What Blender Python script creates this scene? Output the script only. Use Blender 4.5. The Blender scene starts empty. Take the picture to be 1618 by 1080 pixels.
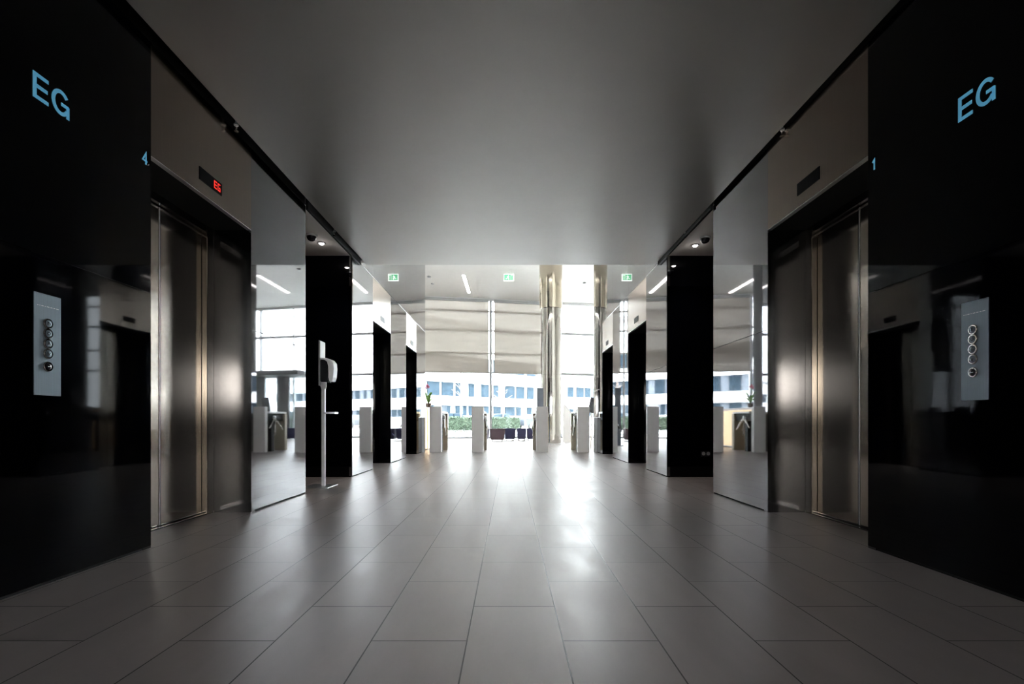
import bpy, bmesh, math, random
from mathutils import Vector, Matrix
random.seed(7)
S = bpy.context.scene
C = S.collection
PI = math.pi

# ------------------------------------------------------------------ camera
H_EYE, F = 0.686, 816.0
cd = bpy.data.cameras.new('camera'); cam = bpy.data.objects.new('camera', cd); C.objects.link(cam)
cam.location = (0, 0, H_EYE); cam.rotation_euler = (PI/2, 0, 0)
cd.sensor_width = 36; cd.lens = F/1618*36; cd.shift_x = 4.0/1618; cd.shift_y = 125.5/1618
cd.clip_end = 500; cd.clip_start = 0.02
S.camera = cam
# ------------------------------------------------------------------ world: white overcast sky
w = bpy.data.worlds.new('overcast'); S.world = w; w.use_nodes = True
nt = w.node_tree; bg = nt.nodes['Background']
tc = nt.nodes.new('ShaderNodeTexCoord'); sp = nt.nodes.new('ShaderNodeSeparateXYZ'); rp = nt.nodes.new('ShaderNodeValToRGB')
nt.links.new(tc.outputs['Generated'], sp.inputs[0]); nt.links.new(sp.outputs['Z'], rp.inputs['Fac'])
rp.color_ramp.elements[0].color = (0.78, 0.79, 0.80, 1); rp.color_ramp.elements[0].position = 0.0
rp.color_ramp.elements[1].color = (1.30, 1.32, 1.34, 1); rp.color_ramp.elements[1].position = 1.0
nt.links.new(rp.outputs['Color'], bg.inputs['Color']); bg.inputs['Strength'].default_value = 5.0
S.view_settings.view_transform = 'Standard'; S.view_settings.look = 'None'
S.view_settings.gamma = 1; S.view_settings.use_curve_mapping = False
S.view_settings.exposure = 2.95
S.cycles.pixel_filter_type = 'BLACKMAN_HARRIS'; S.cycles.filter_width = 1.2
cy = S.cycles
cy.max_bounces = 16; cy.glossy_bounces = 12; cy.diffuse_bounces = 5; cy.transmission_bounces = 8
cy.transparent_max_bounces = 16; cy.sample_clamp_indirect = 6; cy.sample_clamp_direct = 1.5; cy.blur_glossy = 0.3

# ------------------------------------------------------------------ materials
def mat(name, col, rough=0.5, metal=0.0, spec=0.5, aniso=0.0, coat=0.0, emit=None, es=0, noise=None, bump=None, tangent=None, sheen=0):
    m = bpy.data.materials.new(name); m.use_nodes = True
    n = m.node_tree; b = n.nodes['Principled BSDF']
    b.inputs['Base Color'].default_value = (*col, 1); b.inputs['Roughness'].default_value = rough
    b.inputs['Metallic'].default_value = metal; b.inputs['Specular IOR Level'].default_value = spec
    b.inputs['Coat Weight'].default_value = coat; b.inputs['Sheen Weight'].default_value = sheen
    tx = n.nodes.new('ShaderNodeTexCoord')
    if noise:
        scale, amt, detail = noise
        mp = n.nodes.new('ShaderNodeMapping'); mp.inputs['Scale'].default_value = scale
        nz = n.nodes.new('ShaderNodeTexNoise'); nz.inputs['Scale'].default_value = 1; nz.inputs['Detail'].default_value = detail
        n.links.new(tx.outputs['Object'], mp.inputs[0]); n.links.new(mp.outputs[0], nz.inputs['Vector'])
        mr = n.nodes.new('ShaderNodeMapRange'); mr.inputs[3].default_value = 1-amt; mr.inputs[4].default_value = 1+amt
        mr.inputs[1].default_value = 0.3; mr.inputs[2].default_value = 0.7
        n.links.new(nz.outputs['Fac'], mr.inputs[0])
        vm = n.nodes.new('ShaderNodeVectorMath'); vm.operation = 'SCALE'; vm.inputs[0].default_value = col
        n.links.new(mr.outputs[0], vm.inputs['Scale']); n.links.new(vm.outputs[0], b.inputs['Base Color'])
        if bump:
            bp = n.nodes.new('ShaderNodeBump'); bp.inputs['Strength'].default_value = bump; bp.inputs['Distance'].default_value = 0.002
            n.links.new(nz.outputs['Fac'], bp.inputs['Height']); n.links.new(bp.outputs[0], b.inputs['Normal'])
    if aniso:
        b.inputs['Anisotropic'].default_value = aniso
        tg = n.nodes.new('ShaderNodeTangent'); tg.direction_type = 'RADIAL'; tg.axis = 'Z'
        n.links.new(tg.outputs[0], b.inputs['Tangent'])
    if emit:
        b.inputs['Emission Color'].default_value = (*emit, 1); b.inputs['Emission Strength'].default_value = es
    return m

def floor_mat():
    m = bpy.data.materials.new('floor_tiles'); m.use_nodes = True
    n = m.node_tree; L = n.links; b = n.nodes['Principled BSDF']
    tx = n.nodes.new('ShaderNodeTexCoord'); sx = n.nodes.new('ShaderNodeSeparateXYZ'); cb = n.nodes.new('ShaderNodeCombineXYZ')
    L.new(tx.outputs['Object'], sx.inputs[0])
    ax = n.nodes.new('ShaderNodeMath'); ax.operation = 'ADD'; ax.inputs[1].default_value = 0.133+0.3*100
    ay = n.nodes.new('ShaderNodeMath'); ay.operation = 'ADD'; ay.inputs[1].default_value = -1.616+0.6*50 + TILE_OFF
    L.new(sx.outputs['X'], ax.inputs[0]); L.new(sx.outputs['Y'], ay.inputs[0])
    L.new(ay.outputs[0], cb.inputs[0]); L.new(ax.outputs[0], cb.inputs[1])
    br = n.nodes.new('ShaderNodeTexBrick'); br.offset = 0.5; br.offset_frequency = 2; br.squash = 1
    br.inputs['Scale'].default_value = 1; br.inputs['Brick Width'].default_value = 0.6; br.inputs['Row Height'].default_value = 0.3
    br.inputs['Mortar Size'].default_value = 0.0024; br.inputs['Mortar Smooth'].default_value = 0.1; br.inputs['Bias'].default_value = 0
    br.inputs['Color1'].default_value = (0.385, 0.342, 0.332, 1); br.inputs['Color2'].default_value = (0.435, 0.388, 0.376, 1)
    br.inputs['Mortar'].default_value = (0.05, 0.043, 0.04, 1)
    L.new(cb.outputs[0], br.inputs['Vector'])
    mp = n.nodes.new('ShaderNodeMapping'); mp.inputs['Scale'].default_value = (9, 2.2, 1)
    nz = n.nodes.new('ShaderNodeTexNoise'); nz.inputs['Scale'].default_value = 1; nz.inputs['Detail'].default_value = 6
    L.new(tx.outputs['Object'], mp.inputs[0]); L.new(mp.outputs[0], nz.inputs['Vector'])
    mr = n.nodes.new('ShaderNodeMapRange'); mr.inputs[1].default_value = .3; mr.inputs[2].default_value = .7; mr.inputs[3].default_value = .92; mr.inputs[4].default_value = 1.08
    L.new(nz.outputs['Fac'], mr.inputs[0])
    vm = n.nodes.new('ShaderNodeVectorMath'); vm.operation = 'SCALE'
    L.new(br.outputs['Color'], vm.inputs[0]); L.new(mr.outputs[0], vm.inputs['Scale']); L.new(vm.outputs[0], b.inputs['Base Color'])
    rr = n.nodes.new('ShaderNodeMapRange'); rr.inputs[1].default_value = .3; rr.inputs[2].default_value = .7; rr.inputs[3].default_value = .36; rr.inputs[4].default_value = .44
    L.new(nz.outputs['Fac'], rr.inputs[0]); L.new(rr.outputs[0], b.inputs['Roughness'])
    bp = n.nodes.new('ShaderNodeBump'); bp.inputs['Strength'].default_value = 0.35; bp.inputs['Distance'].default_value = 0.001; bp.invert = True
    L.new(br.outputs['Fac'], bp.inputs['Height']); L.new(bp.outputs[0], b.inputs['Normal'])
    b.inputs['Specular IOR Level'].default_value = 0.7; b.inputs['Metallic'].default_value = 0.30
    return m
TILE_OFF = 0.0

def glass_mat(name, tint=(0.93, 0.97, 0.98)):
    m = bpy.data.materials.new(name); m.use_nodes = True
    n = m.node_tree; n.nodes.remove(n.nodes['Principled BSDF']); out = n.nodes['Material Output']
    t = n.nodes.new('ShaderNodeBsdfTransparent'); t.inputs[0].default_value = (*tint, 1)
    g = n.nodes.new('ShaderNodeBsdfGlossy'); g.inputs['Roughness'].default_value = 0.01
    fr = n.nodes.new('ShaderNodeFresnel'); fr.inputs[0].default_value = 1.45
    mx = n.nodes.new('ShaderNodeMixShader')
    n.links.new(fr.outputs[0], mx.inputs[0]); n.links.new(t.outputs[0], mx.inputs[1]); n.links.new(g.outputs[0], mx.inputs[2])
    n.links.new(mx.outputs[0], out.inputs[0]); return m

def blind_mat():
    m = bpy.data.materials.new('screen_fabric'); m.use_nodes = True
    n = m.node_tree; n.nodes.remove(n.nodes['Principled BSDF']); out = n.nodes['Material Output']
    d = n.nodes.new('ShaderNodeBsdfDiffuse'); d.inputs[0].default_value = (0.36, 0.325, 0.295, 1)
    t = n.nodes.new('ShaderNodeBsdfTranslucent'); t.inputs[0].default_value = (0.20, 0.18, 0.16, 1)
    p = n.nodes.new('ShaderNodeBsdfTransparent'); p.inputs[0].default_value = (1, 0.97, 0.93, 1)
    a = n.nodes.new('ShaderNodeMixShader'); a.inputs[0].default_value = 0.5
    b = n.nodes.new('ShaderNodeMixShader'); b.inputs[0].default_value = BLIND_OPEN
    n.links.new(d.outputs[0], a.inputs[1]); n.links.new(t.outputs[0], a.inputs[2])
    n.links.new(a.outputs[0], b.inputs[1]); n.links.new(p.outputs[0], b.inputs[2]); n.links.new(b.outputs[0], out.inputs[0])
    return m
BLIND_OPEN = 0.13

M = dict(
    floor=floor_mat(),
    soffit=mat('satin_ceiling', (0.42, 0.41, 0.385), 0.47, 0.60, 0.5, noise=((3, 3, 3), 0.02, 3)),
    hallceil=mat('hall_ceiling', (0.60, 0.59, 0.56), 0.7, noise=((6, 6, 6), 0.02, 4)),
    plaster=mat('plaster', (0.72, 0.70, 0.66), 0.8, noise=((4, 4, 4), 0.04, 4)),
    black=mat('black_glass', (0.0006, 0.0007, 0.0014), 0.035, 0, 0.20, noise=((2, 2, 2), 0.1, 2)),
    matblack=mat('matt_black', (0.004, 0.004, 0.004), 0.6, 0, 0.2, noise=((5, 5, 5), 0.1, 2)),
    mirror=mat('grey_mirror', (0.25, 0.25, 0.26), 0.025, 1.0, noise=((1, 1, 1), 0.01, 2)),
    steel=mat('brushed_steel', (0.47, 0.42, 0.36), 0.13, 1.0, aniso=0.35, noise=((220, 220, 1.5), 0.05, 2)),
    header=mat('brushed_header_panel', (0.32, 0.265, 0.225), 0.17, 1.0, aniso=0.3, noise=((160, 160, 2), 0.04, 2)),
    darksteel=mat('dark_brushed_steel', (0.17, 0.17, 0.175), 0.11, 1.0, aniso=0.3, noise=((220, 220, 2), 0.08, 2)),
    chrome=mat('polished_steel', (0.50, 0.475, 0.44), 0.045, 1.0, noise=((1, 1, 1), 0.02, 2)),
    edge=mat('bright_edge', (0.75, 0.75, 0.76), 0.3, 1.0, noise=((30, 30, 3), 0.04, 2)),
    plate=mat('panel_plate_steel', (0.22, 0.27, 0.31), 0.40, 0.55, noise=((300, 300, 4), 0.06, 2)),
    blue=mat('light_blue_lettering', (0.12, 0.35, 0.5), 0.5, emit=(0.09, 0.34, 0.53), es=0.055, noise=((20, 20, 20), 0.05, 2)),
    red=mat('red_digits', (0.4, 0.01, 0.01), 0.5, emit=(1, 0.03, 0.02), es=0.16, noise=((20, 20, 20), 0.02, 2)),
    white=mat('white_lacquer', (0.92, 0.91, 0.88), 0.32, noise=((6, 6, 6), 0.02, 2)),
    beige=mat('turnstile_side', (0.33, 0.29, 0.22), 0.4, 0.3, noise=((6, 6, 6), 0.04, 2)),
    whitep=mat('white_plastic', (0.92, 0.92, 0.92), 0.35, noise=((6, 6, 6), 0.02, 2)),
    frame=mat('window_frame_grey', (0.42, 0.43, 0.44), 0.45, 0.3, noise=((8, 8, 8), 0.03, 2)),
    framew=mat('window_frame_white', (0.78, 0.79, 0.8), 0.5, noise=((8, 8, 8), 0.03, 2)),
    glass=glass_mat('window_glass'),
    blind=blind_mat(),
    purple=mat('plum_fabric', (0.12, 0.082, 0.10), 0.85, sheen=0.2, noise=((60, 60, 60), 0.15, 3), bump=0.3),
    navy=mat('navy_fabric', (0.042, 0.042, 0.105), 0.85, sheen=0.2, noise=((60, 60, 60), 0.15, 3), bump=0.3),
    lilac=mat('grey_lilac_fabric', (0.16, 0.14, 0.18), 0.85, noise=((60, 60, 60), 0.15, 3), bump=0.3),
    leaf=mat('leaf', (0.10, 0.24, 0.04), 0.5, noise=((9, 9, 9), 0.25, 3)),
    hedge=mat('hedge_leaf', (0.048, 0.066, 0.046), 0.8, 0, 0.1, noise=((9, 9, 9), 0.4, 4)),
    petal=mat('pink_petal', (0.55, 0.03, 0.10), 0.5, noise=((20, 20, 20), 0.1, 3)),
    pot=mat('brown_pot', (0.09, 0.06, 0.045), 0.5, noise=((20, 20, 20), 0.1, 3)),
    soil=mat('soil', (0.03, 0.02, 0.015), 0.9, noise=((60, 60, 60), 0.3, 3)),
    screen=mat('dark_screen', (0.02, 0.02, 0.025), 0.15, noise=((5, 5, 5), 0.05, 2)),
    totem=mat('blue_grey_panel', (0.10, 0.125, 0.16), 0.3, noise=((5, 5, 5), 0.05, 2)),
    facade=mat('white_render', (0.80, 0.80, 0.79), 0.8, noise=((1, 1, 1), 0.03, 3)),
    ribbon=mat('building_window', (0.016, 0.024, 0.032), 0.6, 0, 0.0, noise=((2, 2, 2), 0.2, 2)),
    shade=mat('building_blind', (0.085, 0.095, 0.11), 0.7, 0, 0.1, noise=((2, 2, 2), 0.1, 2)),
    roofm=mat('roof_grey', (0.35, 0.35, 0.36), 0.7, noise=((2, 2, 2), 0.1, 2)),
    ground=mat('pale_paving', (0.55, 0.55, 0.54), 0.8, noise=((2, 2, 2), 0.05, 4)),
    kerb=mat('kerb_stone', (0.38, 0.38, 0.38), 0.8, noise=((6, 6, 6), 0.08, 4)),
    carpaint=mat('car_paint_dark', (0.02, 0.024, 0.03), 0.5, 0.0, 0.1, noise=((3, 3, 3), 0.05, 2)),
    carpaint2=mat('car_paint_silver', (0.07, 0.075, 0.08), 0.5, 0.0, 0.1, noise=((3, 3, 3), 0.05, 2)),
    tyre=mat('tyre', (0.015, 0.015, 0.015), 0.8, noise=((9, 9, 9), 0.1, 2)),
    tube=mat('light_tube', (1, 1, 1), 0.5, emit=(1, 0.93, 0.86), es=2.2, noise=((1, 1, 1), 0.01, 2)),
    spot=mat('spot_lens', (1, 1, 1), 0.5, emit=(1, 0.93, 0.88), es=12, noise=((1, 1, 1), 0.01, 2)),
    warm=mat('warm_light_panel', (1, 0.8, 0.5), 0.5, emit=(1, 0.74, 0.42), es=0.30, noise=((1, 1, 1), 0.01, 2)),
    exitg=mat('exit_green', (0.02, 0.4, 0.12), 0.5, emit=(0.25, 0.75, 0.45), es=0.13, noise=((1, 1, 1), 0.01, 2)),
    exitw=mat('exit_white', (1, 1, 1), 0.5, emit=(0.9, 1.0, 0.93), es=0.25, noise=((1, 1, 1), 0.01, 2)),
    dimwall=mat('dark_wall', (0.06, 0.055, 0.05), 0.7, noise=((4, 4, 4), 0.05, 3)),
)

M['colgrey'] = mat('column_grey', (0.17, 0.17, 0.175), 0.6, noise=((3, 3, 3), 0.05, 3))
M['display'] = mat('display_glass', (0.002, 0.002, 0.003), 0.35, 0, 0.05, noise=((3, 3, 3), 0.05, 3))
M['copperish'] = mat('warm_polished_steel', (0.60, 0.53, 0.43), 0.10, 1.0, noise=((1, 1, 1), 0.03, 2))

# ------------------------------------------------------------------ mesh helpers
def box(bm, x0, x1, y0, y1, z0, z1, bev=0.0, seg=2):
    if x0 > x1: x0, x1 = x1, x0
    if y0 > y1: y0, y1 = y1, y0
    if z0 > z1: z0, z1 = z1, z0
    v = [bm.verts.new(p) for p in ((x0,y0,z0),(x1,y0,z0),(x1,y1,z0),(x0,y1,z0),(x0,y0,z1),(x1,y0,z1),(x1,y1,z1),(x0,y1,z1))]
    fs = [bm.faces.new([v[i] for i in f]) for f in ((0,3,2,1),(4,5,6,7),(0,1,5,4),(1,2,6,5),(2,3,7,6),(3,0,4,7))]
    if bev > 0:
        es = list({e for f in fs for e in f.edges})
        bmesh.ops.bevel(bm, geom=es, offset=bev, segments=seg, affect='EDGES', clamp_overlap=True)
    return bm
def prism(bm, pts, axis, a0, a1):
    """closed outline pts (2-D) extruded along axis from a0 to a1"""
    def P(p, a):
        return {'x': (a, p[0], p[1]), 'y': (p[0], a, p[1]), 'z': (p[0], p[1], a)}[axis]
    A = [bm.verts.new(P(p, a0)) for p in pts]; B = [bm.verts.new(P(p, a1)) for p in pts]
    n = len(pts)
    bm.faces.new(A); bm.faces.new(B[::-1])
    for i in range(n): bm.faces.new((A[i], B[i], B[(i+1) % n], A[(i+1) % n]))
    return bm
def lathe(bm, prof, cx=0, cy=0, seg=32, M4=None):
    rings = []
    for r, z in prof:
        rings.append([bm.verts.new((cx+r*math.cos(2*PI*k/seg), cy+r*math.sin(2*PI*k/seg), z)) for k in range(seg)])
    for a, b in zip(rings, rings[1:]):
        for k in range(seg): bm.faces.new((a[k], a[(k+1) % seg], b[(k+1) % seg], b[k]))
    bm.faces.new(rings[0][::-1]); bm.faces.new(rings[-1])
    if M4 is not None: bmesh.ops.transform(bm, matrix=M4, verts=[v for r in rings for v in r])
    return bm
def tube(bm, pts, r, seg=10):
    pts = [Vector(p) for p in pts]; rings = []
    for i, p in enumerate(pts):
        d = (pts[min(i+1, len(pts)-1)] - pts[max(i-1, 0)]).normalized()
        u = d.cross(Vector((0, 0, 1)))
        if u.length < 0.05: u = d.cross(Vector((1, 0, 0)))
        u.normalize(); v = d.cross(u)
        rings.append([bm.verts.new(p + (u*math.cos(2*PI*k/seg) + v*math.sin(2*PI*k/seg))*r) for k in range(seg)])
    for a, b in zip(rings, rings[1:]):
        for k in range(seg): bm.faces.new((a[k], a[(k+1) % seg], b[(k+1) % seg], b[k]))
    bm.faces.new(rings[0][::-1]); bm.faces.new(rings[-1]); return bm
def obj(name, bm, m, parent=None, smooth=False, label=None):
    bmesh.ops.recalc_face_normals(bm, faces=bm.faces)
    me = bpy.data.meshes.new(name); bm.to_mesh(me); bm.free()
    me.materials.append(M[m] if isinstance(m, str) else m)
    if smooth:
        for p in me.polygons: p.use_smooth = True
        try: me.set_sharp_from_angle(angle=math.radians(40))
        except Exception: pass
    o = bpy.data.objects.new(name, me); C.objects.link(o)
    if parent:
        o.parent = parent
        r = parent
        while r.parent: r = r.parent
        o.matrix_parent_inverse = Matrix.Identity(4)
    if label: o['label'] = label
    return o
def B(name, m, parent, *ext, bev=0.0, label=None):
    return obj(name, box(bmesh.new(), *ext, bev=bev), m, parent, label=label)
def tag(o, label, cat, group=None):
    o['label'] = label; o['category'] = cat
    if group: o['group'] = group
    return o
def thing(name, label, cat, loc=(0, 0, 0), rz=0, group=None):
    o = bpy.data.objects.new(name, None); C.objects.link(o); o.location = loc; o.rotation_euler = (0, 0, rz)
    o.empty_display_size = 0.1
    return tag(o, label, cat, group)
def struct(name, bm, m, parent=None, smooth=False):
    o = obj(name, bm, m, parent, smooth)
    if not parent: o['kind'] = 'structure'
    return o
def copy_tree(o, parent=None):
    c = o.copy(); C.objects.link(c); c.parent = parent
    for ch in list(o.children): copy_tree(ch, c)
    return c

# ------------------------------------------------------------------ dimensions
W = 1.95                 # lobby half width
ZC = 2.748               # lobby ceiling
ZH = 5.686               # hall ceiling
ZSEAM = 1.38             # joint between lower and upper wall panels
ZD = 2.131               # underside of lift header panels
L1, L2, L3 = (2.81, 3.90), (7.37, 8.48), (9.745, 10.84)
Y_M1, Y_N0, Y_N1, Y_END, Y_SOF = 3.90, 4.94, 6.37, 11.94, 6.81
XL, XR = -9.0, 10.5      # hall side walls
YB = -11.0               # back end behind the camera
FA = [(-9.0, 20.2), (-5.55, 20.2), (-0.77, 21.08), (1.75, 21.65), (3.9, 22.1), (7.1, 22.85), (10.5, 23.7)]

# ------------------------------------------------------------------ floor and ceilings
bm = bmesh.new(); prism(bm, [(XL-0.2, YB-0.2), (XR+0.2, YB-0.2), (XR+0.2, 23.75)] + FA[::-1][1:] + [(XL-0.2, 20.2)], 'z', -0.12, 0.0)
struct('floor', bm, 'floor')
struct('ceiling', box(bmesh.new(), -1.88, 1.915, YB+6, Y_SOF+.001, ZC, ZC+0.03, bev=0.002), 'soffit')
bm = bmesh.new(); prism(bm, [(XL-0.2, Y_SOF+0.12), (XR+0.2, Y_SOF+0.12), (XR+0.2, 23.9)] + [(x, y+0.05) for x, y in FA[::-1][1:]] + [(XL-0.2, 20.25)], 'z', ZH, ZH+0.2)
struct('ceiling', bm, 'hallceil')
# dark void above the lobby ceiling, its fascia to the hall
struct('ceiling', box(bmesh.new(), -6, 6, YB-0.2, Y_SOF-.101, ZC+0.32, ZC+0.42), 'matblack')
struct('wall_above_lobby', box(bmesh.new(), -1.949, 1.949, Y_SOF-.1, Y_SOF, ZC+0.031, ZH), 'plaster')
for s, nm in ((-1, 'left'), (1, 'right')):
    struct('wall_above_lobby', box(bmesh.new(), s*1.955, s*11, Y_SOF-0.1, Y_SOF+0.06, ZC+0.42, ZH+0.1), 'plaster')
# hall side walls, sloping along the room
struct('wall_left', box(bmesh.new(), XL-0.2, XL, Y_END-5.2, 20.25, 0, ZH), 'plaster')
struct('wall_right', box(bmesh.new(), XR, XR+0.2, Y_END-5.2, 23.8, 0, ZH), 'plaster')

# ------------------------------------------------------------------ lobby side walls
T = 0.03
def panel(side, y0, y1, m, z1=ZC, top=None):
    nm = 'wall_left' if side < 0 else 'wall_right'
    struct(nm, box(bmesh.new(), side*W, side*(W+T), y0, y1, 0.012, ZSEAM-0.0015, bev=0.0012, seg=1), m)
    struct(nm, box(bmesh.new(), side*W, side*(W+T), y0, y1, ZSEAM+0.0015, z1, bev=0.0012, seg=1), m)
    if top: struct(nm, box(bmesh.new(), side*W, side*(W+T), y0, y1, z1+0.003, top, bev=0.0012, seg=1), m)
for s in (-1, 1):
    nm = 'wall_left' if s < 0 else 'wall_right'
    panel(s, -4.2, 0.4, 'black'); panel(s, 0.403, L1[0], 'black')
    panel(s, Y_M1, Y_N0, 'mirror')
    panel(s, Y_N1, L2[0], 'mirror', top=ZH)
    panel(s, L2[1], L3[0], 'mirror', top=ZH)
    panel(s, L3[1], Y_END, 'mirror', top=ZH)
    for a, b in (L2, L3):
        struct(nm, box(bmesh.new(), s*W, s*(W+T), a+0.001, b-0.001, ZC+0.003, ZH, bev=0.0012, seg=1), 'mirror')
    # structural core behind the panels (dark), with the niche between the two banks
    struct(nm, box(bmesh.new(), s*(W+T+0.002), s*(W+0.2), -4.2, L1[0]-0.02, 0, ZC+0.02), 'matblack')
    struct(nm, box(bmesh.new(), s*(W+T+0.002), s*3.6, Y_M1+0.07, Y_N0-0.012, 0, ZC+0.02), 'matblack')
    struct(nm, box(bmesh.new(), s*(W+T+0.002), s*3.6, Y_N1+0.035, L2[0]-0.07, 0, ZH), 'matblack')
    struct(nm, box(bmesh.new(), s*(W+T+0.002), s*3.6, L2[1]+0.07, L3[0]-0.07, 0, ZH), 'matblack')
    struct(nm, box(bmesh.new(), s*(W+T+0.002), s*3.6, L3[1]+0.07, Y_END-0.01, 0, ZH), 'matblack')
    struct(nm, box(bmesh.new(), s*(W+0.004), s*3.6, Y_END-0.008, Y_END+0.01, 0, ZH), 'plaster')
    struct(nm, box(bmesh.new(), s*3.6, s*(XR if s > 0 else -XL), Y_SOF+0.06, Y_SOF+0.2, 0, ZH), 'plaster')
    struct(nm, box(bmesh.new(), s*3.61, s*3.8, Y_SOF+0.2, Y_END, 0, ZH), 'plaster')
    # shaft blanking above lifts
    for a, b in (L2, L3):
        struct(nm, box(bmesh.new(), s*(W+T+0.03), s*3.6, a-0.06, b+0.06, ZC+0.05, ZH), 'matblack')
    # niche: black glass return facing the lobby, end wall, satin ceiling
    struct(nm, box(bmesh.new(), s*W, s*4.6, Y_N1+0.001, Y_N1+0.033, 0.012, ZC-0.025), 'black')
    struct(nm, box(bmesh.new(), s*(W+T+.002), s*4.6, Y_N0-0.01, Y_N0, 0.0, ZC-0.02), 'matblack')
    struct(nm, box(bmesh.new(), s*4.6, s*4.7, Y_N0-0.1, Y_N1+0.1, 0, ZC), 'dimwall')
    struct('ceiling', box(bmesh.new(), s*(1.955), s*4.6, Y_N0+0.001, Y_N1-0.001, ZC-0.02, ZC+0.012), 'plaster')
    # black closure at the end of the ceiling gap
    struct('trim_1' if s < 0 else 'trim_2', box(bmesh.new(), s*1.925, s*1.949, Y_N0, Y_SOF-0.103, ZC-0.035, ZC+0.3), 'matblack')
    # ceiling gap outer face
    struct('trim_3' if s < 0 else 'trim_4', box(bmesh.new(), s*1.957, s*1.99, YB+6, Y_N0-0.003, ZC+0.003, ZC+0.32), 'matblack')
    # thin dark floor joint under the panels
    for a, b in ((-4.2, L1[0]), (Y_M1, Y_N0), (Y_N1, L2[0]), (L2[1], L3[0]), (L3[1], Y_END)):
        struct('baseboard_left' if s < 0 else 'baseboard_right', box(bmesh.new(), s*(W+0.006), s*(W+T), a+.002, b-.002, 0, 0.011), 'matblack')

# ------------------------------------------------------------------ behind the camera: unseen closing hall, its window slot invented for light from behind
struct('wall_back', box(bmesh.new(), -6, 6, YB-0.2, YB, 0, 1.4), 'plaster')
struct('wall_back', box(bmesh.new(), -6, 6, YB-0.2, YB, 2.65, ZC+0.4), 'plaster')
for i in range(7):
    x = -6+i*2.0
    struct('wall_back', box(bmesh.new(), x-0.35 if i else -6, x+0.35 if i < 6 else 6, YB-0.2, YB, 1.4, 2.65), 'plaster')
for s in (-1, 1):
    struct('wall_back', box(bmesh.new(), s*6, s*6.2, YB-0.2, -4.1, 0, ZC+0.4), 'dimwall')
    struct('wall_back', box(bmesh.new(), s*(W+0.2), s*6.2, -4.2, -4.1, 0, ZC+0.4), 'dimwall')

# ------------------------------------------------------------------ lettering helpers (flat strokes, extruded)
def stroke(bm, pts, w, t, closed=False):
    """polyline in (u,v) with thickness w, extruded t along normal (third coordinate)"""
    n = len(pts); L = []; R = []
    for i, p in enumerate(pts):
        a = Vector(pts[i-1]) if i > 0 or closed else None
        c = Vector(pts[(i+1) % n]) if i < n-1 or closed else None
        p = Vector(p)
        d1 = (p-a).normalized() if a is not None else None
        d2 = (c-p).normalized() if c is not None else None
        if d1 is None: d1 = d2
        if d2 is None: d2 = d1
        n1 = Vector((-d1.y, d1.x)); n2 = Vector((-d2.y, d2.x)); m = (n1+n2)
        m = m/max(0.35, m.length**2)*2 if m.length > 1e-4 else n1
        L.append(p+m*w/2); R.append(p-m*w/2)
    vt = [[bm.verts.new((q.x, q.y, z)) for q in X] for X in (L, R) for z in (0, t)]
    l0, l1, r0, r1 = vt
    rng = range(n if closed else n-1)
    for i in rng:
        j = (i+1) % n
        bm.faces.new((l1[i], l1[j], r1[j], r1[i])); bm.faces.new((l0[i], r0[i], r0[j], l0[j]))
        bm.faces.new((l0[i], l0[j], l1[j], l1[i])); bm.faces.new((r0[i], r1[i], r1[j], r0[j]))
    if not closed:
        for i in (0, n-1): bm.faces.new((l0[i], l1[i], r1[i], r0[i]))
def letter(ch, h, t, square=False):
    bm = bmesh.new(); w = h*0.145; a = w/2
    if ch == 'E':
        ww = h*0.66
        stroke(bm, [(a, 0), (a, h)], w, t)
        for v, l in ((a, ww), (h/2, ww*0.94), (h-a, ww)): stroke(bm, [(w*0.9, v), (l, v)], w, t)
    elif ch == 'G':
        if square:
            stroke(bm, [(h*.62, h-a), (a, h-a), (a, a), (h*.62-a, a), (h*.62-a, h*.45), (h*.34, h*.45)], w, t)
        else:
            rx, ry = h*0.40-a+0.012*h, h/2-a; cx, cyy = h*0.42, h/2
            pts = [(cx+rx*math.cos(math.radians(d)), cyy+ry*math.sin(math.radians(d))) for d in range(38, 331, 9)]
            stroke(bm, pts, w, t)
            stroke(bm, [(cx+h*0.02, h*0.46), (cx+rx+a*0.2, h*0.46)], w*0.9, t); stroke(bm, [(cx+rx-a*0.2, h*0.5), (cx+rx-a*0.2, 0)], w*0.9, t)
    elif ch == '4':
        stroke(bm, [(h*.44, 0), (h*.44, h), (h*.05, h*.30), (h*.60, h*.30)], w, t)
    elif ch == '1':
        stroke(bm, [(h*.34, 0), (h*.34, h-a), (h*.10, h*.74)], w, t)
    return bm
def on_wall(bm, side, y_start, z, off=0.0005):
    """map u -> along wall as read by a viewer in the lobby, v -> up"""
    x = side*(W-off)
    if side < 0:   mtx = Matrix(((0, 0, 1, x), (1, 0, 0, y_start), (0, 1, 0, z), (0, 0, 0, 1)))     # reads towards +y
    else:          mtx = Matrix(((0, 0, -1, x), (-1, 0, 0, y_start), (0, 1, 0, z), (0, 0, 0, 1)))   # reads towards -y
    bmesh.ops.transform(bm, matrix=mtx, verts=bm.verts); return bm

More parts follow.
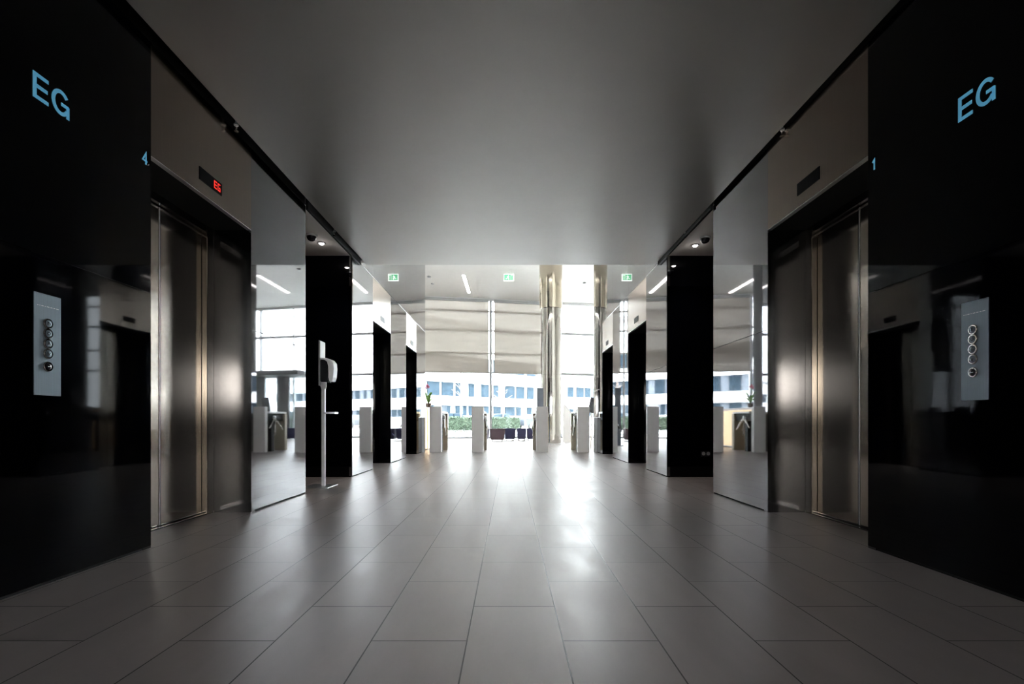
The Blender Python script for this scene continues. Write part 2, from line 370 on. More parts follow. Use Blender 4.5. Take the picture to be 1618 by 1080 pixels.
for s, ye, z, h, where in ((-1, 2.112, 2.016, 0.107, 'left'), (1, 2.242, 1.981, 0.105, 'right')):
    t = thing('floor_sign', 'light blue letters EG on the %s black glass wall above the call panel' % ('left' if s < 0 else 'right'), 'sign', (0, 0, 0))
    obj('letter', on_wall(letter('E', h, 0.0022), s, ye, z), 'blue', t)
    obj('letter', on_wall(letter('G', h*1.02, 0.0022), s, ye + (-s)*h*0.80, z-0.001), 'blue', t)
tag(obj('lift_number', on_wall(letter('4', 0.060, 0.0022), -1, 2.742, 2.062), 'blue'), 'small light blue number 4 beside the left lift header panel', 'number')
tag(obj('lift_number', on_wall(letter('1', 0.058, 0.0022), 1, 2.778, 2.030), 'blue'), 'small light blue number 1 beside the right lift header panel', 'number')

# ------------------------------------------------------------------ lifts
def lift(side, y0, y1, label, lit=False, near=True):
    t = thing('elevator', label, 'elevator', (side*2.1, (y0+y1)/2, 0), 0, None)
    ox, oy = side*2.1, (y0+y1)/2
    def b(name, m, x0, x1, ya, yb, z0, z1, bev=0.0, parent=None, label=None, off=True):
        p = parent or t
        return obj(name, box(bmesh.new(), x0-ox, x1-ox, ya-oy, yb-oy, z0, z1, bev=bev, seg=1), m, p, label=label)
    s = side; yc = (y0+y1)/2
    hp = b('header_panel', 'header', s*W, s*(W+T), y0+.001, y1-.001, ZD, ZC, bev=0.0015)
    b('header_edge', 'edge', s*(W-.001), s*(W+T), y0+.002, y1-.002, ZD-.004, ZD, parent=hp)
    # door recess
    jm = 'darksteel' if near else 'black'  # far lifts: same jambs blackened, the recess's dark reflection put into the colour
    b('jamb', jm, s*(W+.002), s*2.232, y1-.0005, y1+.06, 0, ZD, label='far dark jamb')
    b('jamb', jm, s*(W+.002), s*2.232, y0-.06, y0+.0005, 0, ZD, label='near dark jamb')
    b('recess_soffit', 'matblack', s*(W+T+.001), s*2.5, y0-.03, y1+.03, ZD+.002, ZD+.03)
    dx = 2.272; fw = 0.088
    fr = b('door_frame', 'steel', s*2.232, s*2.30, y1-fw, y1-.001, 0, ZD, bev=.002)
    b('door_frame', 'steel', s*2.232, s*2.30, y0+.001, y0+fw, 0, ZD, bev=.002)
    b('door_head', 'darksteel', s*2.235, s*2.30, y0+fw, y1-fw, ZD-.05, ZD)
    l1 = b('door_leaf', 'steel', s*dx, s*(dx+.03), y0+fw+.004, yc-.002, .012, ZD-.056, bev=.0015)
    l2 = b('door_leaf', 'steel', s*dx, s*(dx+.03), yc+.002, y1-fw-.004, .012, ZD-.056, bev=.0015)
    b('closing_edge', 'edge', s*(dx-.004), s*(dx+.004), yc-.008, yc-.002, .014, ZD-.058, parent=l1)
    b('closing_edge', 'darksteel', s*(dx-.002), s*(dx+.004), yc+.002, yc+.010, .014, ZD-.058, parent=l2)
    b('sill', 'darksteel', s*2.235, s*2.31, y0, y1, 0.0, .008)
    b('shaft_backing', 'matblack', s*2.31, s*2.36, y0-.05, y1+.05, 0, ZD+.02)
    if True:
        yi0, yi1 = yc+.017-.125, yc+.017+.125
        ind = b('floor_indicator', 'display', s*(W-.0035), s*(W+.001), yi0, yi1, 2.210, 2.292, bev=.001)
        if lit:
            for ch, u in (('E', 0.155), ('G', 0.198)):
                m_ = letter(ch, 0.050, 0.001, square=True)
                on_wall(m_, s, (yi0+u) if s < 0 else (yi1-u), 2.226, off=.0036)
                bmesh.ops.translate(m_, vec=(-ox, -oy, 0), verts=m_.verts)
                obj('digit', m_, 'red', ind, label='glowing red letter')
    return t
lift(-1, *L1, 'left nearest lift, steel doors under header panel whose display glows red EG', lit=True)
lift(1, *L1, 'right nearest lift, steel doors under header panel with unlit display, beside number 1')
lift(-1, *L2, near=False, label='left middle lift, dark narrow opening just beyond the black pier and hand sanitizer')
lift(-1, *L3, near=False, label='left farthest lift, last dark opening before the flower pot and turnstiles')
lift(1, *L2, near=False, label='right middle lift, dark narrow opening just beyond the right black pier')
lift(1, *L3, near=False, label='right farthest lift, last dark opening beside the far right turnstile')

# ------------------------------------------------------------------ call panels
def call_panel(side, y0, y1, z0, z1, zs, yb, label):
    t = thing('call_panel', label, 'call panel')
    s = side
    pl = obj('plate', box(bmesh.new(), s*(W-.004), s*(W-.0002), y0, y1, z0, z1, bev=.0012, seg=1), 'plate', t)
    for i, z in enumerate(zs):
        R = Matrix.Translation((s*(W-.004), yb, z)) @ Matrix.Rotation(-s*PI/2, 4, 'Y')
        bm = bmesh.new(); lathe(bm, [(0.0212, 0), (0.0212, .004), (.0195, .006), (.0165, .006), (.0160, .003)], seg=36, M4=R)
        ring = obj('button', bm, 'chrome', t, True)
        bm = bmesh.new(); lathe(bm, [(0.0152, 0.001), (0.0152, .0045), (.012, .0062), (.001, .0066)], seg=32, M4=R)
        obj('button_cap', bm, 'plate' if i < 4 else 'screen', ring, True)
        bm = bmesh.new()
        if i == 2:   stroke(bm, [(0, -.005), (0.006, .005), (-.006, .005)][::-1] if False else [(-.006, -.005), (0, .006), (.006, -.005)], .0035, .0014)
        elif i == 3: stroke(bm, [(-.006, .005), (0, -.006), (.006, .005)], .0035, .0014)
        elif i == 4: stroke(bm, [(-.005, 0), (.005, 0)], .003, .0014)
        elif i == 0: stroke(bm, [(-.005, -.006), (-.005, .006), (.005, .001), (.005, -.006)], .003, .0014)
        else: stroke(bm, [(.006*math.cos(a*PI/6), .006*math.sin(a*PI/6)) for a in range(12)], .003, .0014, closed=True)
        on_wall(bm, s, yb, z, off=.0098); obj('symbol', bm, 'edge' if i == 4 else 'screen', ring)
    bm = bmesh.new()
    u = 0.012
    for k, l in enumerate((.006, .004, .010, .005, .012, .010, .008, .012)):
        stroke(bm, [(u, 0), (u+l, 0.0)], .003, .0006); u += l+.005
    on_wall(bm, s, y0 if s < 0 else y1, z1-.052, off=.0041)
    obj('engraved_line', bm, 'edge', pl)
call_panel(-1, 2.115, 2.242, .795, 1.220, (1.098, 1.056, 1.013, .971, .917), 2.176, 'brushed steel call panel with five round buttons under the left EG letters')
call_panel(1, 2.100, 2.226, .775, 1.192, (1.071, 1.031, .989, .947, .892), 2.166, 'brushed steel call panel with five round buttons under the right EG letters')

# ------------------------------------------------------------------ niche fittings
for s, y in ((-1, 5.91), (1, 5.98)):
    side = 'left' if s < 0 else 'right'
    t = thing('ceiling_spotlight', 'small shining round spotlight in the %s niche ceiling' % side, 'spotlight', (s*2.15, y, ZC-.02))
    bm = bmesh.new(); lathe(bm, [(.045, 0), (.045, -.006), (.036, -.010), (.030, -.004)], seg=32); obj('trim_ring', bm, 'edge', t, True)
    bm = bmesh.new(); lathe(bm, [(.029, -.003), (.027, -.012), (.018, -.020), (.002, -.022)], seg=24); obj('lens', bm, 'spot', t, True)
    ld = bpy.data.lights.new('spot_beam', 'SPOT'); ld.energy = 4.5; ld.color = (1, .90, .82); ld.spot_size = math.radians(95); ld.spot_blend = .8; ld.shadow_soft_size = .03
    lo = bpy.data.objects.new('spot_beam', ld); C.objects.link(lo); lo.parent = t; lo.location = (0, 0, -.03)
    t = thing('dome_camera', 'black dome camera on the %s niche ceiling behind the spotlight' % side, 'camera', (s*2.17, y-.25, ZC-.02))
    bm = bmesh.new(); lathe(bm, [(.062, 0), (.062, -.012), (.056, -.018)], seg=32); obj('base_ring', bm, 'framew', t, True)
    bm = bmesh.new(); lathe(bm, [(.052, -.016), (.050, -.034), (.040, -.052), (.022, -.064), (.003, -.068)], seg=28); obj('dome', bm, 'screen', t, True)
for x, y, where in ((-1.905, 3.60, 'in the ceiling gap above the left nearest lift'), (1.933, 3.66, 'in the ceiling gap above the right nearest lift'),
                    (-1.905, 5.62, 'in the ceiling gap at the left niche'), (1.930, 5.66, 'in the ceiling gap at the right niche')):
    t = thing('sprinkler_head', 'tiny chrome sprinkler head ' + where, 'sprinkler', (x, y, ZC))
    bm = bmesh.new(); lathe(bm, [(.006, .25), (.006, .012), (.016, .010), (.016, 0), (.008, -.002)], seg=20); obj('pipe', bm, 'edge', t, True)
    bm = bmesh.new()
    for q in (-1, 1): tube(bm, [(0, q*.007, -.002), (0, q*.012, -.014), (0, q*.010, -.028), (0, q*.003, -.038)], .0022, 8)
    tube(bm, [(0, 0, -.003), (0, 0, -.036)], .002, 8); obj('yoke', bm, 'chrome', t, True)
    bm = bmesh.new(); lathe(bm, [(.015, -.038), (.016, -.041), (.004, -.042)], seg=20); obj('deflector', bm, 'chrome', t, True)
t = thing('power_socket', 'small dark double socket low on the right black pier', 'socket', (2.42, Y_N1+.001, .29))
obj('cover_plate', box(bmesh.new(), -.06, .06, -.008, 0, -.035, .035, bev=.003), 'screen', t)
for q in (-1, 1):
    bm = bmesh.new(); lathe(bm, [(.022, 0), (.022, .003), (.018, .003), (.017, .001)], seg=24, M4=Matrix.Translation((q*.029, -.008, 0)) @ Matrix.Rotation(PI/2, 4, 'X'))
    obj('outlet', bm, 'frame', t, True)

# hand sanitizer stand
t = thing('sanitizer_stand', 'slim white hand sanitizer stand with sign and drip tray in front of left black pier', 'sanitizer stand', (-1.965, 5.46, 0))
obj('base_plate', box(bmesh.new(), -.17, .10, -.16, .16, 0, .006, bev=.002), 'edge', t)
obj('pole', box(bmesh.new(), -.018, .018, -.018, .018, .006, 1.20, bev=.004), 'whitep', t)
obj('back_plate', box(bmesh.new(), -.030, -.018, -.07, .07, 1.06, 1.535, bev=.003), 'frame', t)
obj('sign_plate', box(bmesh.new(), -.018, -.012, -.065, .085, 1.35, 1.530, bev=.002), 'exitw' if False else 'whitep', t)
body = obj('dispenser_body', box(bmesh.new(), -.018, .070, -.055, .055, 1.10, 1.335, bev=.008), 'screen', t)
bm = bmesh.new()
out = [(-.016, 1.352), (.050, 1.350), (.095, 1.333), (.122, 1.300), (.128, 1.240), (.120, 1.150), (.108, 1.105), (.078, 1.105), (.070, 1.15), (.072, 1.26), (.060, 1.312), (.030, 1.334), (-.016, 1.336)]
prism(bm, out, 'y', -.058, .058)
bmesh.ops.bevel(bm, geom=[e for e in bm.edges], offset=.003, segments=2, affect='EDGES', clamp_overlap=True)
obj('dispenser_cover', bm, 'whitep', t)
bm = bmesh.new(); lathe(bm, [(.024, 1.03), (.030, 1.06), (.030, 1.098)], seg=24); obj('collar', bm, 'whitep', t, True)
bm = bmesh.new(); box(bm, .015, .135, -.055, .055, .765, .772, bev=.002); box(bm, .130, .136, -.055, .055, .772, .785); box(bm, .015, .13, -.055, -.050, .772, .785); box(bm, .015, .13, .050, .055, .772, .785)
obj('drip_tray', bm, 'edge', t)

# ------------------------------------------------------------------ turnstiles
def turnstile(x0, inner, label, name='turnstile'):
    """x0 centre of the front pillar; inner = +1 when the lane lies to its right"""
    t = thing(name, label, 'turnstile', (x0, 11.42, 0), 0, 'turnstiles across the lobby')
    i = inner
    obj('front_pillar', box(bmesh.new(), -.13, .13, 0, .13, 0, 1.015, bev=.006), 'white', t)
    bm = bmesh.new(); box(bm, -.10, i*.145, .20, 1.08, .872, .914, bev=.006); obj('top_bar', bm, 'white', t) if i > 0 else None
    if i < 0:
        bm2 = bmesh.new(); box(bm2, -.145, .10, .20, 1.08, .872, .914, bev=.006); obj('top_bar', bm2, 'white', t)
    obj('rear_pillar', box(bmesh.new(), i*-.10, i*.16, .95, 1.08, 0, .871, bev=.006), 'beige', t)
    obj('mechanism_box', box(bmesh.new(), i*-.07, i*.115, .14, .95, .70, .870, bev=.004), 'matblack', t)
    obj('support_post', box(bmesh.new(), i*-.05, i*.10, .38, .52, 0, .699, bev=.004), 'matblack', t)
    hub = obj('hub', lathe(bmesh.new(), [(.045, 0), (.045, .03), (.030, .05), (.01, .055)], seg=24, M4=Matrix.Translation((i*.117, .45, .78)) @ Matrix.Rotation(i*PI/2, 4, 'Y')), 'edge', t, True)
    for a in (215, 262, 318):
        r = math.radians(a); L = .42
        bm = bmesh.new(); tube(bm, [(i*.145, .45, .78), (i*.155, .45+L*.3*math.cos(r), .78+L*.3*math.sin(r)), (i*.185, .45+L*math.cos(r), .78+L*math.sin(r))], .014, 12)
        obj('arm', bm, 'chrome', hub, True)
    return t
turnstile(-1.640, 1, 'far left turnstile pillar, beside the flower pot')
turnstile(-.705, 1, 'turnstile pillar left of the central passage, beside the window mullion')
turnstile(.722, -1, 'turnstile pillar right of the central passage, in front of the blue grey totem')
turnstile(1.640, -1, 'far right turnstile pillar, right of the big polished column')
for s in (-1, 1):
    t = thing('barrier_post', 'short dark post against the %s mirrored wall end' % ('left' if s < 0 else 'right'), 'post', (s*1.915, 11.5, 0))
    obj('post_body', box(bmesh.new(), -.03, .03, -.06, .06, 0, .765, bev=.004), 'frame', t)
    obj('post_cap', box(bmesh.new(), -.033, .033, -.063, .063, .765, .78, bev=.004), 'edge', t)

# ------------------------------------------------------------------ polished columns
def column(x, y, label):
    t = thing('steel_column', label, 'column', (x, y, 0))
    obj('column_foot', lathe(bmesh.new(), [(.355, 0), (.355, .02), (.325, .03)], seg=64), 'edge', t, True)
    obj('lower_shell', lathe(bmesh.new(), [(.320, .03), (.320, 2.10)], seg=96), 'chrome', t, True)
    obj('middle_shell', lathe(bmesh.new(), [(.316, 2.103), (.316, 4.11)], seg=96), 'chrome', t, True)
    obj('upper_shell', lathe(bmesh.new(), [(.350, 4.115), (.352, 4.12), (.352, ZH-.002)], seg=96), M['copperish'], t, True)
    return t
column(1.265, 15.8, 'tall polished steel column standing behind the turnstiles, right of centre')
t = thing('grey_column', 'tall plain grey column left of the hall, seen only in the mirrored right wall', 'column', (-3.95, 15.8, 0))
obj('shaft', lathe(bmesh.new(), [(.36, 0), (.36, ZH-.002)], seg=72), 'colgrey', t, True)

# ------------------------------------------------------------------ hall furniture
t = thing('reception_counter', 'white warm-lit counter at the left wall end carrying the flower pot', 'counter', (-2.28, 13.5, 0))
obj('counter_body', box(bmesh.new(), -.33, .33, -1.13, 1.13, .03, 1.0, bev=.006), 'white', t)
obj('counter_top', box(bmesh.new(), -.36, .36, -1.16, 1.16, 1.0, 1.03, bev=.006), 'whitep', t)
obj('plinth', box(bmesh.new(), -.31, .31, -1.10, 1.10, 0, .03), 'frame', t)
obj('front_light', box(bmesh.new(), -.31, .31, -1.142, -1.131, .05, .97, bev=.003), 'warm', t, label='warm glowing end panel')
obj('side_light', box(bmesh.new(), .331, .342, -1.10, 1.10, .05, .97, bev=.003), 'warm', t, label='warm glowing long side panel')
# orchid
t = thing('potted_orchid', 'potted orchid with a pink flower on the white counter', 'plant', (-1.975, 12.6, 1.03))
obj('pot', lathe(bmesh.new(), [(.045, 0), (.060, .02), (.072, .095), (.075, .10), (.066, .10), (.062, .085)], seg=28), 'pot', t, True)
obj('soil', lathe(bmesh.new(), [(.060, .075), (.055, .086), (.01, .09)], seg=20), 'soil', t, True)
def blade(bm, p0, az, L, up, wd):
    n = 8; Ls = []; Rs = []
    for k in range(n+1):
        f = k/n; r = L*f; z = up*math.sin(f*PI*0.62)*1.1 - 0.10*L*f*f
        c = Vector((p0[0]+r*math.cos(az)*.75, p0[1]+r*math.sin(az)*.75, p0[2]+z))
        ww = wd*math.sin(PI*min(1, (f*.93+.07)))**.7
        sd = Vector((-math.sin(az), math.cos(az), 0))*ww
        Ls.append(bm.verts.new(c+sd)); Rs.append(bm.verts.new(c-sd)); Ls[-1].co.z += ww*.25; Rs[-1].co.z += ww*.25
        if k: bm.faces.new((Ls[-2], Ls[-1], Rs[-1], Rs[-2]))
for k in range(7):
    bm = bmesh.new(); blade(bm, (0, 0, .085), k*0.93+.3, .22+.03*(k % 3), .13+.07*((k*2) % 3), .034); obj('leaf', bm, 'leaf', t, True)
bm = bmesh.new(); tube(bm, [(0, 0, .085), (-.02, 0, .22), (-.03, .01, .36), (-.04, .01, .48), (-.02, 0, .53)], .004, 8); stem = obj('stem', bm, 'leaf', t, True)
for p in ((-.03, -.01, .53), (-.055, 0, .48), (-.01, .01, .50), (.10, 0, .24)):
    bm = bmesh.new()
    for q in range(5):
        a = q*2*PI/5; c = Vector(p); r = .030
        v = [bm.verts.new(c), bm.verts.new(c+Vector((r*math.cos(a-.45), -.006, r*math.sin(a-.45)))), bm.verts.new(c+Vector((r*1.35*math.cos(a), .004, r*1.35*math.sin(a)))), bm.verts.new(c+Vector((r*math.cos(a+.45), -.006, r*math.sin(a+.45))))]
        bm.faces.new(v)
    bmesh.ops.solidify(bm, geom=bm.faces[:], thickness=.003)
    obj('flower', bm, 'petal', stem)
# terminal right of the passage
t = thing('reader_terminal', 'dark tilted screen on a thin post behind the far right turnstile', 'terminal', (1.995, 12.6, 0))
obj('post', lathe(bmesh.new(), [(.10, 0), (.10, .012), (.018, .02), (.018, .98)], seg=24), 'edge', t, True)
bm = bmesh.new(); box(bm, -.05, .13, -.02, .02, -.19, .19, bev=.008); bmesh.ops.transform(bm, matrix=Matrix.Translation((0, 0, 1.09)) @ Matrix.Rotation(.25, 4, 'Y') @ Matrix.Rotation(-.2, 4, 'X'), verts=bm.verts)
obj('screen', bm, 'screen', t)
# totem
t = thing('info_totem', 'narrow blue grey display totem between turnstile and polished column', 'totem', (.86, 14.5, 0))
obj('base', box(bmesh.new(), -.14, .14, -.12, .12, 0, .02, bev=.004), 'frame', t)
obj('display_panel', box(bmesh.new(), -.085, .085, -.03, .03, .02, 1.625, bev=.006), 'totem', t)
# sloping white balustrade
t = thing('stair_balustrade', 'small white sloping stair balustrade right of the polished column', 'balustrade', (1.78, 17.2, 0))
bm = bmesh.new(); prism(bm, [(0, 0), (0, 1.26), (.03, 1.26), (.26, .96), (.26, 0)], 'y', -.02, .02); obj('balustrade_panel', bm, 'whitep', t)
bm = bmesh.new(); tube(bm, [(-.005, 0, 1.28), (.03, 0, 1.28), (.275, 0, .975)], .018, 12); obj('handrail', bm, 'edge', t, True)

def tub_chair(x, y, rz, m, w, label, h=.44):
    t = thing('lounge_chair', label, 'armchair', (x, y, 0), rz, 'low lounge seats in front of the window')
    # local: back rest on -y side (towards the lobby)
    a = w/2; b_ = a*.84
    bm = bmesh.new()
    for (x0, x1, y0, y1) in ((-a, a, -.30, -.18), (-a, -a+.10, -.18, .26), (a-.10, a, -.18, .26)):
        box(bm, x0, x1, y0, y1, .05, h, bev=.02, seg=3)
    for v in bm.verts:
        k = (v.co.z-.05)/(h-.05); sc = .86+.14*k; v.co.x *= sc; v.co.y = v.co.y*(.90+.10*k)
    obj('shell', bm, m, t, True)
    bm = bmesh.new(); box(bm, -a*.78, a*.78, -.17, .27, .14, .30, bev=.03, seg=3); obj('seat_cushion', bm, m, t, True)
    for sx in (-1, 1):
        for yy in (-.22, .20):
            obj('foot', lathe(bmesh.new(), [(.014, 0), (.018, .055)], sx*a*.62, yy, seg=12), 'edge', t, True)
    return t
tub_chair(-.43, 18.30, 0.05, 'purple', .54, 'plum tub chair just right of the second turnstile')
tub_chair(-1.0, 19.0, -.1, 'lilac', .50, 'grey lilac tub chair partly behind the plum one')
tub_chair(.00, 19.0, 0.1, 'navy', .40, 'navy tub chair beside the plum one')
tub_chair(.44, 19.0, 0, 'navy', .34, 'navy seat in the middle of the window row')
tub_chair(.80, 19.0, 0, 'navy', .34, 'navy seat next to the right central turnstile')
tub_chair(2.30, 19.4, .1, 'navy', .40, 'dark seat glimpsed beside the white stair balustrade')
for x, y in ((-4.3, 18.6), (-5.1, 18.5), (3.6, 19.6), (4.4, 19.8), (5.3, 20.0)):
    tub_chair(x, y, 0, 'navy', .50, 'navy lounge seat in the hall side, seen only as a wall reflection')

# ------------------------------------------------------------------ hall ceiling lights, exit sign
for k, x in enumerate((-4.62, -1.56, 1.62, 4.65)):
    lab = ('linear ceiling light seen in the right mirrored wall, leftmost in the hall', 'white linear ceiling light left of the exit sign above the blinds',
           'linear ceiling light behind the polished column top', 'linear ceiling light seen in the left mirrored wall, rightmost in the hall')[k]
    t = thing('linear_light', lab, 'ceiling light', (x, 18.75, ZH), 0, 'linear ceiling lights of the hall')
    obj('housing', box(bmesh.new(), -.065, .065, -1.22, 1.22, -.035, 0, bev=.004), 'framew', t)
    obj('diffuser', box(bmesh.new(), -.05, .05, -1.2, 1.2, -.05, -.034, bev=.004), 'tube', t)
for x, y in ((-2.77, 17.8), (-2.78, 18.7), (2.7, 18.6), (3.0, 16.9)):
    t = thing('smoke_detector', 'small pale smoke detector on the hall ceiling', 'smoke detector', (x, y, ZH), 0, 'smoke detectors on the hall ceiling')
    obj('detector_body', lathe(bmesh.new(), [(.06, 0), (.06, -.02), (.045, -.045), (.01, -.05)], seg=24), 'frame', t, True)
t = thing('exit_sign', 'green and white lit exit sign hanging in the middle of the hall ceiling', 'exit sign', (-.02, 17.25, 5.49))
obj('bracket', box(bmesh.new(), -.01, .01, -.01, .01, .12, ZH-5.49), 'frame', t)
obj('sign_box', box(bmesh.new(), -.17, .17, -.02, .02, -.12, .12, bev=.004), 'exitw', t)
for f in (-1, 1):
    yq = f*.0215
    bm = bmesh.new(); prism(bm, [(-.15, -.095), (.15, -.095), (.15, .095), (-.15, .095)], 'y', yq-.001, yq+.001); obj('green_field', bm, 'exitg', t)
    bm = bmesh.new()
    def st(pts, w_):
        b2 = bmesh.new(); stroke(b2, pts, w_, .0012)
        R = Matrix(((1, 0, 0, 0), (0, 0, f, yq+f*.001), (0, 1, 0, 0), (0, 0, 0, 1)))
        bmesh.ops.transform(b2, matrix=R, verts=b2.verts); me = bpy.data.meshes.new('tmp'); b2.to_mesh(me); b2.free(); bm.from_mesh(me); bpy.data.meshes.remove(me)
    st([(.07, -.075), (.07, .075), (.135, .075), (.135, -.075)], .014)
    st([(-.02, .045), (-.035, -.01), (.0, -.035), (-.01, -.08)], .020); st([(-.035, -.01), (-.065, -.04), (-.10, -.045)], .016)
    st([(-.06, .01), (-.045, .035), (-.015, .035), (.015, .01)], .012); st([(-.018, .06), (-.006, .072)], .022)
    obj('pictogram', bm, 'exitw', t)

# ------------------------------------------------------------------ facade
def seg(i): 
    (x0, y0), (x1, y1) = FA[i], FA[i+1]; d = Vector((x1-x0, y1-y0)); return Vector((x0, y0)), d.normalized(), d.length
ZT = [2.68, 3.46, 4.38, 5.17]
for i in range(len(FA)-1):
    p, d, L = seg(i); ang = math.atan2(d.y, d.x)
    wdw = bpy.data.objects.new('window_%d' % (i+1), None); C.objects.link(wdw); wdw.location = (p.x, p.y, 0); wdw.rotation_euler = (0, 0, ang); wdw['kind'] = 'structure'
    def fb(name, m, *e, bev=.003): return obj(name, box(bmesh.new(), *e, bev=bev, seg=1), m, wdw)
    fb('pane', 'glass', .04, L-.04, .045, .055, .06, ZH-.10, bev=0)
    fb('window_sill', 'frame', 0, L, -.02, .12, 0.001, .06)
    fb('window_head', 'framew', 0, L, -.03, .12, ZH-.10, ZH-.004)
    for z in ([ZT[0], ZT[2]] if i in (3, 4, 5) else ZT): fb('transom', 'frame', .03, L-.03, -.005, .09, z-(.05 if i > 2 else .03), z+(.05 if i > 2 else .03))
    fb('mullion', 'frame', -.045, .045, -.05, .14, 0.06, ZH-.1)
    if L > 2.6 and i in (0, 3, 4, 5):
        fb('mullion', 'frame', L/2-.03, L/2+.03, -.03, .12, .06, ZH-.1)
p, d, L = seg(5)
struct('window_frame_end', box(bmesh.new(), 10.4, 10.5, 23.5, 23.75, 0, ZH), 'frame')
# roller blinds: nearly down to z 2.66 over the left bays
def blind(i, a, b, zb, label):
    p, d, L = seg(i); ang = math.atan2(d.y, d.x)
    t = thing('roller_blind', label, 'blind', (p.x+d.x*a, p.y+d.y*a, 0), ang)
    n = b-a
    obj('cassette', box(bmesh.new(), 0, n, -.17, -.07, ZH-.17, ZH-.06, bev=.01), 'frame', t)
    obj('fabric', box(bmesh.new(), .01, n-.01, -.121, -.119, zb, ZH-.165), 'blind', t)
    obj('bottom_rail', box(bmesh.new(), .01, n-.01, -.13, -.11, zb-.03, zb, bev=.004), 'frame', t)
L1s = seg(1)[2]
blind(1, .06, L1s-.10, 2.66, 'beige roller blind half lowered left of the bright mullion')
blind(2, .12, seg(2)[2]-.25, 2.66, 'beige roller blind half lowered between the mullion and polished column')
# entrance vestibule at the right part of the hall (seen in the left mirror)
t = thing('entrance_vestibule', 'grey framed entrance vestibule seen in the left mirrored wall', 'vestibule', (5.6, 20.6, 0), .22)
for x in (-1.7, -.55, .55, 1.7):
    obj('vestibule_post', box(bmesh.new(), x-.05 if abs(x) > 1 else x-.28, x+.05 if abs(x) > 1 else x+.28, -.05, .05, 0, 2.45, bev=.004), 'colgrey', t)
obj('vestibule_canopy', box(bmesh.new(), -1.8, 1.8, -.9, .6, 2.45, 2.62, bev=.006), 'colgrey', t)
for x in (-1.12, 0, 1.12): obj('vestibule_pane', box(bmesh.new(), x-.26 if x == 0 else x-.28, x+.26 if x == 0 else x+.28, -.006, .006, .02, 2.43), 'glass', t)

# ------------------------------------------------------------------ outdoors
struct('ground_outside', box(bmesh.new(), -90, 120, 24.0, 160, -.30, -.05), 'ground')
bm = bmesh.new(); prism(bm, [(-60, 20.26), (-9.2, 20.26)] + [(x, y+.16) for x, y in FA[1:]] + [(10.7, 23.9), (60, 23.9), (60, 24.0), (-60, 24.0)], 'z', -.28, -.06); struct('ground_outside', bm, 'ground')
tag(obj('kerb', box(bmesh.new(), -25, 30, 25.2, 25.45, -.06, .10, bev=.02), 'kerb'), 'low stone kerb along the outside of the glass front', 'kerb')
def hedge(x0, x1, y, h, label):
    t = thing('hedge', label, 'hedge', ((x0+x1)/2, y, 0))
    L = (x1-x0)/2
    bm = bmesh.new(); box(bm, -L, L, -.28, .28, .25, h-.05, bev=.08, seg=2)
    obj('inner_foliage', bm, 'hedge', t)
    bm = bmesh.new()
    for k in range(int(L*2*900)):
        f = random.random()
        x = random.uniform(-L, L); 
        if f < .6: yy, z = -.30+random.uniform(-.05, .05), random.uniform(.15, h)
        elif f < .85: yy, z = random.uniform(-.3, .3), h-.03+random.uniform(-.05, .06)
        else: yy, z = .30+random.uniform(-.05, .05), random.uniform(.15, h)
        c = Vector((x, yy, z)); u = Vector((random.gauss(0, 1), random.gauss(0, 1), random.gauss(0, 1))).normalized()*random.uniform(.03, .055)
        v = u.cross(Vector((random.gauss(0, 1), random.gauss(0, 1), random.gauss(0, 1)))).normalized()*.022
        bm.faces.new([bm.verts.new(c-u), bm.verts.new(c+v), bm.verts.new(c+u), bm.verts.new(c-v)])
    o = obj('leaves', bm, 'hedge', t); o['kind'] = 'stuff'
    bm = bmesh.new()
    for k in range(int(L*2*2.2)):
        x = -L+.2+k/2.2; tube(bm, [(x, 0, -.05), (x+.03, 0, .12), (x+random.uniform(-.12, .12), 0, .35)], .02, 6)
    obj('stems', bm, 'pot', t)
hedge(-5.6, -1.15, 26.6, .92, 'clipped green hedge outside, left of the bright window mullion')
hedge(-1.0, .55, 26.9, .90, 'shorter green hedge outside, above the lounge seats')
hedge(5.0, 9.5, 27.2, .92, 'green hedge outside, seen only in the mirrored walls')
def tree(x, y, h, label):
    t = thing('young_tree', label, 'tree', (x, y, -.05))
    bm = bmesh.new(); tube(bm, [(0, 0, 0), (.02, 0, h*.5), (0, 0, h)], .05, 8); obj('trunk', bm, 'pot', t, True)
    bm = bmesh.new()
    for k in range(26):
        a = random.uniform(0, 2*PI); z0 = random.uniform(h*.45, h*.95); l = random.uniform(.4, 1.1)*(1.15-z0/h)
        tube(bm, [(0, 0, z0), (l*.5*math.cos(a), l*.5*math.sin(a), z0+l*.5), (l*math.cos(a), l*math.sin(a), z0+l*.8)], .012, 5)
    obj('branches', bm, 'pot', t)
tree(-3.2, 34, 4.6, 'bare young tree outside the left blind')
tree(-.45, 36, 4.4, 'bare young tree outside, right of the bright mullion')
def lamp_post(x, y, label):
    t = thing('street_lamp', label, 'street lamp', (x, y, -.05))
    bm = bmesh.new(); lathe(bm, [(.09, 0), (.06, .4), (.045, 5.0)], seg=16); obj('pole', bm, 'frame', t, True)
    obj('lamp_head', box(bmesh.new(), -.35, .08, -.10, .10, 5.0, 5.1, bev=.03), 'frame', t)
lamp_post(.95, 31, 'thin grey street lamp outside behind the second blind')
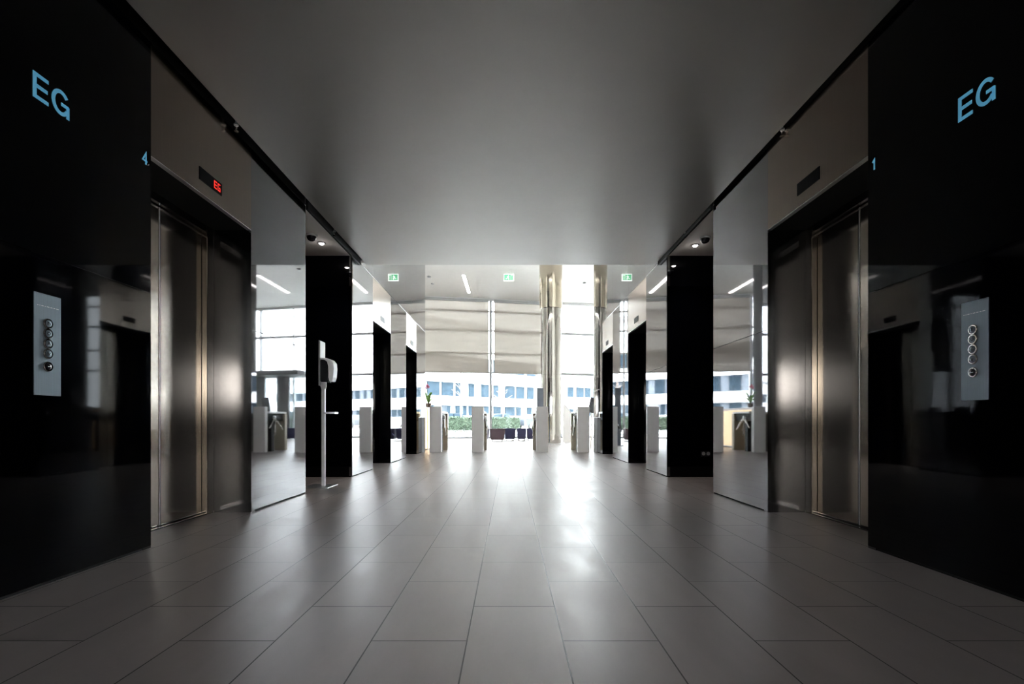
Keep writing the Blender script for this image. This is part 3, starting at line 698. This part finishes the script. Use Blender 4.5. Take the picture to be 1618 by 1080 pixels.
def car(x, y, rz, m, label):
    t = thing('parked_car', label, 'car', (x, y, -.05), rz)
    prof = [(-2.1, .35), (-2.15, .65), (-2.0, .92), (-1.25, 1.0), (-.75, 1.40), (.65, 1.43), (1.35, 1.02), (2.0, .85), (2.12, .55), (2.1, .30)]
    bm = bmesh.new(); prism(bm, prof, 'y', -.85, .85)
    for v in bm.verts:
        if v.co.z > 1.0: v.co.y *= .78
    bmesh.ops.bevel(bm, geom=bm.edges[:], offset=.05, segments=2, affect='EDGES', clamp_overlap=True)
    obj('car_body', bm, m, t, True)
    bm = bmesh.new()
    prism(bm, [(-1.15, 1.03), (-.70, 1.34), (-.05, 1.36), (-.05, 1.03)], 'y', -.80, .80); prism(bm, [(.03, 1.03), (.03, 1.36), (.6, 1.36), (1.15, 1.04)], 'y', -.80, .80)
    obj('side_window', bm, 'ribbon', t)
    for wx in (-1.35, 1.35):
        for wy in (-.80, .80):
            obj('wheel', lathe(bmesh.new(), [(.20, -.1), (.31, -.1), (.33, -.06), (.33, .06), (.31, .1), (.20, .1)], seg=24, M4=Matrix.Translation((wx, wy, .33)) @ Matrix.Rotation(PI/2, 4, 'X')), 'tyre', t, True)
car(-5.0, 42, .75, 'carpaint', 'dark parked car far outside, left of the mullion')
car(-1.2, 45, .75, 'carpaint2', 'silver parked car far outside, above the hedge')
car(2.4, 48, .75, 'carpaint', 'dark parked car far outside, right one above the navy seats')
car(12.0, 52, .75, 'carpaint2', 'silver parked car far outside, seen only in the mirrored wall')

# office building across the street, facing obliquely
def building(x, y, rz, L, ztop, rows, label, dz=16):
    t = thing('office_building', label, 'building', (x, y, -.05), rz)
    obj('wall', box(bmesh.new(), 0, L, .25, dz, 0, ztop, bev=.05), 'facade', t)
    zprev = 0
    for z0, z1, n in rows:
        obj('window_band', box(bmesh.new(), .5, L-.5, .10, .25, z0, z1), 'shade', t, label='pale window band')
        step = (L-1)/n
        for k in range(n):
            xx = .5+step*k; ww = step*random.choice((.38, .58, .80))
            obj('window', box(bmesh.new(), xx, xx+ww, .02, .10, z0+.03, z1-.03), 'ribbon', t, label='dark window')
        obj('ledge', box(bmesh.new(), 0, L, -.25, .25, z1, z1+.18, bev=.02), 'facade', t)
    obj('roof_edge', box(bmesh.new(), -.2, L+.2, -.35, dz+.2, ztop, ztop+.3, bev=.03), 'roofm', t)
    return t
building(-7.7-16.0*.733, 50-16.0*.680, math.atan2(15, 16.2), 31.5, 10.6, ((1.35, 2.35, 18), (3.3, 4.65, 18), (5.95, 7.35, 18)), 'long white office building across the street with rows of dark windows')
building(7.2, 66.5, math.atan2(15, 16.2)*.8, 34, 7.0, ((1.35, 2.35, 22), (3.9, 5.2, 22)), 'lower white office wing seen right of the polished column')
